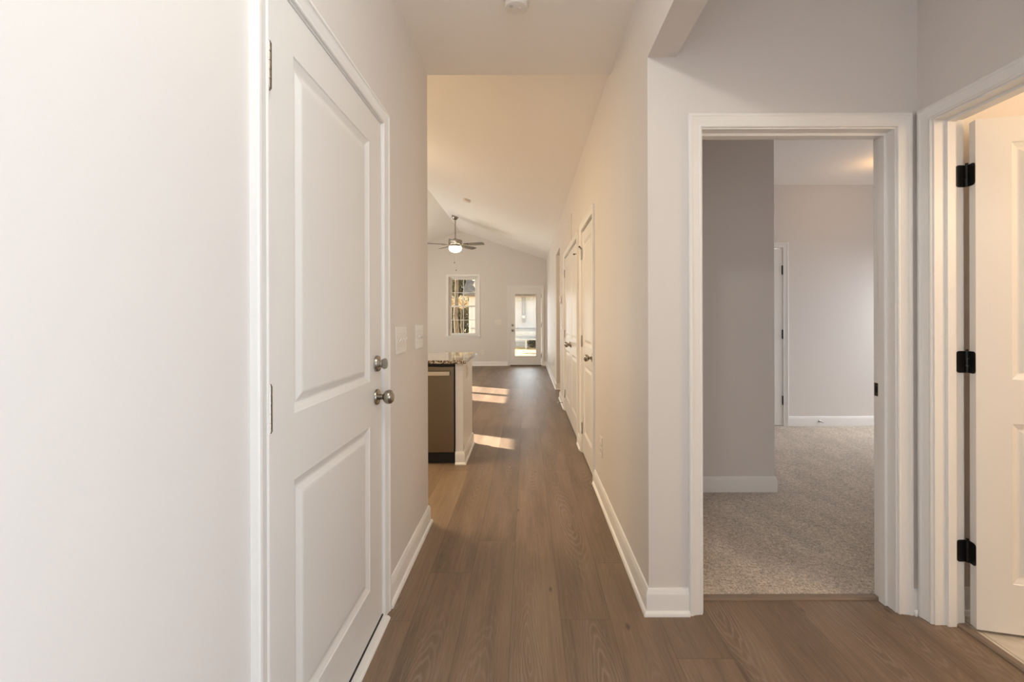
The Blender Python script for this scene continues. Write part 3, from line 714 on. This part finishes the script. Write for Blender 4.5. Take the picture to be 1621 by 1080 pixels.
def detector(loc, tilt, label, r=.062):
    o = empty('smoke_detector', loc); o.rotation_euler = tilt; tag(o, label, 'smoke detector')
    obj('mounting_base', MB().lathe([(r, 0), (r, -.010), (r * .98, -.012)], n=40), 'plate', o, smooth=True)
    obj('cover', MB().lathe([(r * .95, -.012), (r * .94, -.028), (r * .86, -.036), (r * .55, -.042), (0.004, -.043)], n=40), 'plate', o, smooth=True)
    obj('sounder_grille', MB().lathe([(.011, -.0395), (.011, -.043), (.004, -.0435)], o=(-.022, -.024, 0.001), n=16), 'screw', o)
    obj('test_button', MB().lathe([(.008, -.040), (.008, -.0445), (.004, -.045)], o=(.015, -.012, 0), n=16), 'plate', o)
    return o
detector((-.046, 2.11, CEIL), (0, 0, 0), 'round white smoke detector on the hallway ceiling at the top edge', .0575)
detector((-1.025, 7.70, PZ + .3283 * (XR + 1.025)), (0, math.atan(.3283), 0), 'round white smoke detector on the vaulted ceiling', .07)

def spring_stop(loc, rz, label):
    r = empty('door_stop', loc, rz); tag(r, label, 'door stop')
    obj('base', MB().lathe([(.011, 0), (.011, .004), (.006, .008)], axis=(0, -1, 0)), 'nickel', r, smooth=True)
    mb = MB()
    pts = [Vector((.0055 * math.cos(t * .8), -.006 - .056 * t / 100, .0055 * math.sin(t * .8))) for t in range(101)]
    for a, b in zip(pts, pts[1:]): mb.tube(a, b, .0012, n=5)
    obj('spring', mb, 'nickel', r)
    obj('tip', MB().lathe([(.006, .060), (.009, .063), (.009, .074), (.006, .077)], axis=(0, -1, 0)), 'plate', r, smooth=True)
spring_stop((XR - .013, 6.32, .062), RIGHT, 'spring door stop on the baseboard past the pair of closet doors')
spring_stop((3.36, 5.17 - .013, .06), 0, 'spring door stop on the far bedroom baseboard')

# ------------------------------------------------------------------ ceiling fan
fan = empty('ceiling_fan', (-1.548, 9.73, 3.455)); tag(fan, 'five-blade ceiling fan with a lit bowl hanging in the great room', 'ceiling fan')
obj('canopy', MB().lathe([(.075, .03), (.075, 0), (.068, -.03), (.04, -.06), (.02, -.07)]), 'nickel', fan, smooth=True)
obj('downrod', MB().tube((0, 0, -.06), (0, 0, -.49), .0125), 'nickel', fan, smooth=True)
obj('motor_housing', MB().lathe([(.02, -.47), (.045, -.485), (.06, -.50), (.145, -.512), (.150, -.525), (.150, -.590), (.135, -.605), (.08, -.615)], n=36), 'nickel', fan, smooth=True)
obj('light_kit', MB().lathe([(.07, -.612), (.10, -.62), (.105, -.650), (.13, -.665)], n=36), 'nickel', fan, smooth=True)
obj('bowl', MB().lathe([(.132, -.650), (.140, -.672), (.138, -.70), (.122, -.738), (.085, -.765), (.03, -.777), (.004, -.778)], n=36), 'bowl', fan, smooth=True)
for a in (57, 129, 201, 273, 345):
    bl = obj('blade', MB().prism([(.20, -.048), (.30, -.060), (.56, -.070), (.645, -.066), (.66, -.04), (.66, .04), (.645, .066), (.56, .070), (.30, .060), (.20, .048)], -.004, .004, lambda u, v, h: (u, v * .975, h - v * .22)), 'blade', fan, bevel=.001, loc=(0, 0, -.612), rot=(0, 0, R(a)))
    obj('blade_iron', MB().box(.10, .26, -.018, .018, -.010, -.004).box(.22, .29, -.045, .045, -.012, -.006), 'nickel', bl, bevel=.001)
for (x, y, L) in ((.0, -.11, 1.015), (.0, .11, 1.155)):
    ch = obj('pull_chain', MB().tube((x, y, -.66), (x, y, -L + .02), .0006, n=6), 'nickel', fan)
    obj('pull_knob', MB().lathe([(.002, 0), (.009, -.006), (.011, -.016), (.008, -.028), (.002, -.032)], o=(x, y, -L + .02), n=14), 'blade', ch, smooth=True)

# ------------------------------------------------------------------ kitchen peninsula
PEN_X, PEN_Y0, PEN_Y1 = -.549, 3.86, 4.49
pen = empty('kitchen_peninsula', (-.6, 4.17, 0)); tag(pen, 'white kitchen peninsula base ending in a panelled side', 'cabinet')
L0 = lambda mb, p: MB().add([(a - p[0], b - p[1], c - p[2]) for a, b, c in mb.v], mb.f)
PO = (-.6, 4.17, 0)
obj('end_panel', L0(MB().box(-.618, PEN_X, PEN_Y0, PEN_Y1, 0, .868), PO), 'trim', pen, bevel=.004)
obj('back_panel', L0(MB().box(-3.2, -.618, 4.40, PEN_Y1, 0, .868), PO), 'wall', pen)
obj('cabinet_body', L0(MB().box(-3.2, -1.235, 3.90, 4.40, .09, .868).box(-3.2, -1.235, 3.96, 4.40, 0, .09), PO), 'door', pen)
for k in range(4):
    x1 = -1.245 - k * .48
    lm = leaf_mb(.465, .60, .019, 1, .10, [(.06, .405, .16, .64)])
    welded('door', L0(MB().add([(a + x1 - .47, b + 3.88, c) for a, b, c in lm.v], lm.f), PO), 'door', pen)
obj('baseboard', L0(MB().sweep([(-.618, PEN_Y0), (PEN_X, PEN_Y0), (PEN_X, PEN_Y1), (-3.2, PEN_Y1)][::-1], BASE, flat(0)), PO), 'trim', pen, smooth=True)
top = obj('countertop', MB().prism([(-3.25, 3.82), (-.527, 3.82), (-.522, 3.825), (-.522, 4.685), (-.527, 4.69), (-3.25, 4.69)], .868, .898, lambda u, v, h: (u, v, h)), 'granite', bevel=.003)
tag(top, 'speckled brown granite countertop on the kitchen peninsula', 'countertop')
outlet((PEN_X, 4.10, .775), PI / 2, 'white wall outlet on the end of the kitchen peninsula', .075, .12)
dw = empty('dishwasher', (-.924, 3.86, 0)); tag(dw, 'stainless steel dishwasher built into the peninsula', 'dishwasher')
obj('tub', MB().box(-.298, .298, .02, .53, .10, .862), 'dark', dw)
obj('door', MB().box(-.297, .297, -.012, .02, .105, .838), 'steel', dw, bevel=.004)
obj('control_strip', MB().box(-.297, .297, -.008, .02, .841, .862), 'dark', dw)
hd = obj('handle', MB().box(-.265, .265, -.055, -.040, .768, .802), 'bright_steel', dw, bevel=.004)
for x in (-.245, .245): obj('handle_post', MB().box(x - .012, x + .012, -.042, -.010, .775, .795), 'steel', hd)
obj('toe_kick', MB().box(-.297, .297, .035, .06, .0, .103), 'dark', dw)

# ------------------------------------------------------------------ outdoors beyond the far wall
G = -.30
tag(obj('lawn', MB().box(-22, 18, YB + .3, 60, G - .2, G), 'lawn'), 'tan winter lawn outside the glass back door', 'lawn', kind='structure')
NY = 24.0
house = empty('neighbouring_house', (2, NY, G)); tag(house, 'white-sided neighbouring house seen through the back door glass', 'house')
mb = MB(); z = .25; lap = .155
while z < 2.66:
    mb.prism([(-5.0, z), (10, z), (10, z + lap), (-5.0, z + lap)], 0, .02, lambda u, v, h, z=z: (u, -.012 + h + (v - z) / lap * .016, v)); z += lap
obj('siding', mb, 'siding', house)
obj('corner_board', MB().box(-5.1, -4.97, -.03, .3, .2, 2.68), 'siding', house)
obj('foundation', MB().box(-5, 10, .01, .3, 0, .26), 'weathered', house)
obj('fascia', MB().box(-5.35, 10.3, -.36, .0, 2.66, 2.82), 'fascia', house)
obj('roof', MB().prism([(-.42, 2.80), (5, 5.6), (5, 5.5), (-.40, 2.70)], -5.4, 10.4, lambda u, v, h: (h, u, v)), 'shingle', house)
obj('skirt_trim', MB().box(-5, 10, -.05, .0, .96, 1.0), 'grey_metal', house)
mt = empty('electric_meter', (-.17, NY - .03, 1.3)); tag(mt, 'round grey electric meter on the neighbouring house wall', 'meter')
obj('socket_box', MB().box(-.08, .08, -.10, 0, -.28, .12), 'grey_metal', mt, bevel=.01)
obj('dial', MB().lathe([(.10, .08), (.10, .17), (.08, .19), (.01, .195)], axis=(0, -1, 0)), 'siding', mt, smooth=True)
obj('conduit', MB().tube((-.07, -.05, .12), (-.07, -.05, 1.05), .028).tube((.07, -.05, .12), (.07, -.05, 1.05), .028), 'grey_metal', mt)
for fx, lab in ((.25, 'white flood light under the neighbouring eave, right of the conduits'), (-.36, 'white flood light under the neighbouring eave above the meter')):
    fl = empty('flood_light', (fx, NY - .2, 2.352)); tag(fl, lab, 'outdoor lamp')
    obj('base', MB().lathe([(.06, 0), (.06, -.03), (.03, -.05)]), 'siding', fl); obj('head', MB().lathe([(.04, 0), (.07, -.08), (.07, -.10)], o=(0, 0, -.04), axis=(0, .6, 1)), 'siding', fl, smooth=True)
bench = empty('garden_bench', (.15, 22.5, G)); tag(bench, 'weathered pale bench on the tan lawn by the neighbouring house', 'bench')
obj('seat', MB().box(-.9, 1.0, -.22, .22, .44, .50), 'weathered', bench, bevel=.01); obj('backrest', MB().box(-.7, 1.0, .20, .25, .62, .86), 'weathered', bench, bevel=.01)
for x in (-.20, .75): obj('leg', MB().box(x - .05, x + .05, -.18, .24, 0, .44).box(x - .04, x + .04, .2, .25, .44, .64), 'weathered', bench)
shr = empty('low_hedge', (.7, 23.4, G)); tag(shr, 'dark low hedge behind the weathered bench', 'hedge')

def leaf_cloud(n, rad, seed, s=.12, squash=(1, 1, 1)):
    rr = random.Random(seed); mb = MB()
    for _ in range(n):
        while True:
            p = Vector((rr.uniform(-1, 1), rr.uniform(-1, 1), rr.uniform(-1, 1)))
            if p.length < 1: break
        p = Vector((p.x * rad * squash[0], p.y * rad * squash[1], p.z * rad * squash[2]))
        q = Vector((rr.gauss(0, 1), rr.gauss(0, 1), rr.gauss(0, 1))).to_track_quat('Z', 'Y'); k = s * rr.uniform(.6, 1.3)
        mb.add([p + q @ Vector(v) for v in ((-k * .5, 0, 0), (0, -k, 0), (k * .5, 0, 0), (0, k, 0))], [(0, 1, 2, 3)])
    return mb
obj('foliage', leaf_cloud(900, .5, 3, .07, (1.6, .5, .5)), 'leaf_dark', shr, loc=(0, 0, .24))
obj('stem', MB().tube((0, 0, 0), (0, 0, .3), .02), 'bark', shr)
def tree(x, y, h, r, crown, seed, mat, label, n=2600, s=.16):
    t = empty('tree', (x, y, G)); tag(t, label, 'tree')
    mb = MB(); rr = random.Random(seed); p = Vector((0, 0, 0)); rad = r
    for k in range(6):
        q = p + Vector((rr.uniform(-.06, .06), rr.uniform(-.06, .06), h / 6)); mb.tube(p, q, rad, rad * .86, 12); p = q; rad *= .86
    obj('trunk', mb, 'bark', t, smooth=True)
    obj('crown', leaf_cloud(n, crown, seed, s, (1, 1, .8)), mat, t, loc=(0, 0, h))
tree(-6.0, 27, 4.2, .30, 2.2, 1, 'leaf_dark', 'thick-trunked dark tree at the edge of the far window')
tree(-3.02, 19, 5.0, .13, 1.5, 2, 'leaf_dark', 'tall brown-trunked tree inside the far window', 1500)
tree(-5.6, 34, 3.7, .22, 3.1, 4, 'leaf_dark', 'dark tree standing deepest behind the neighbouring house corner', 5200, .2)
tree(-3.75, 21.5, 2.34, .06, .34, 5, 'leaf_sun', 'small sapling with sunlit leaf colour nearest the neighbouring house', 500, .09)
tree(-3.05, 21.0, 2.30, .06, .34, 6, 'leaf_sun', 'small sapling with sunlit leaf colour in front of the house corner board', 500, .09)
tree(-5.0, 29, 1.2, .12, 1.5, 8, 'leaf_dark', 'bushy low tree filling the lower far window', 2600, .14)
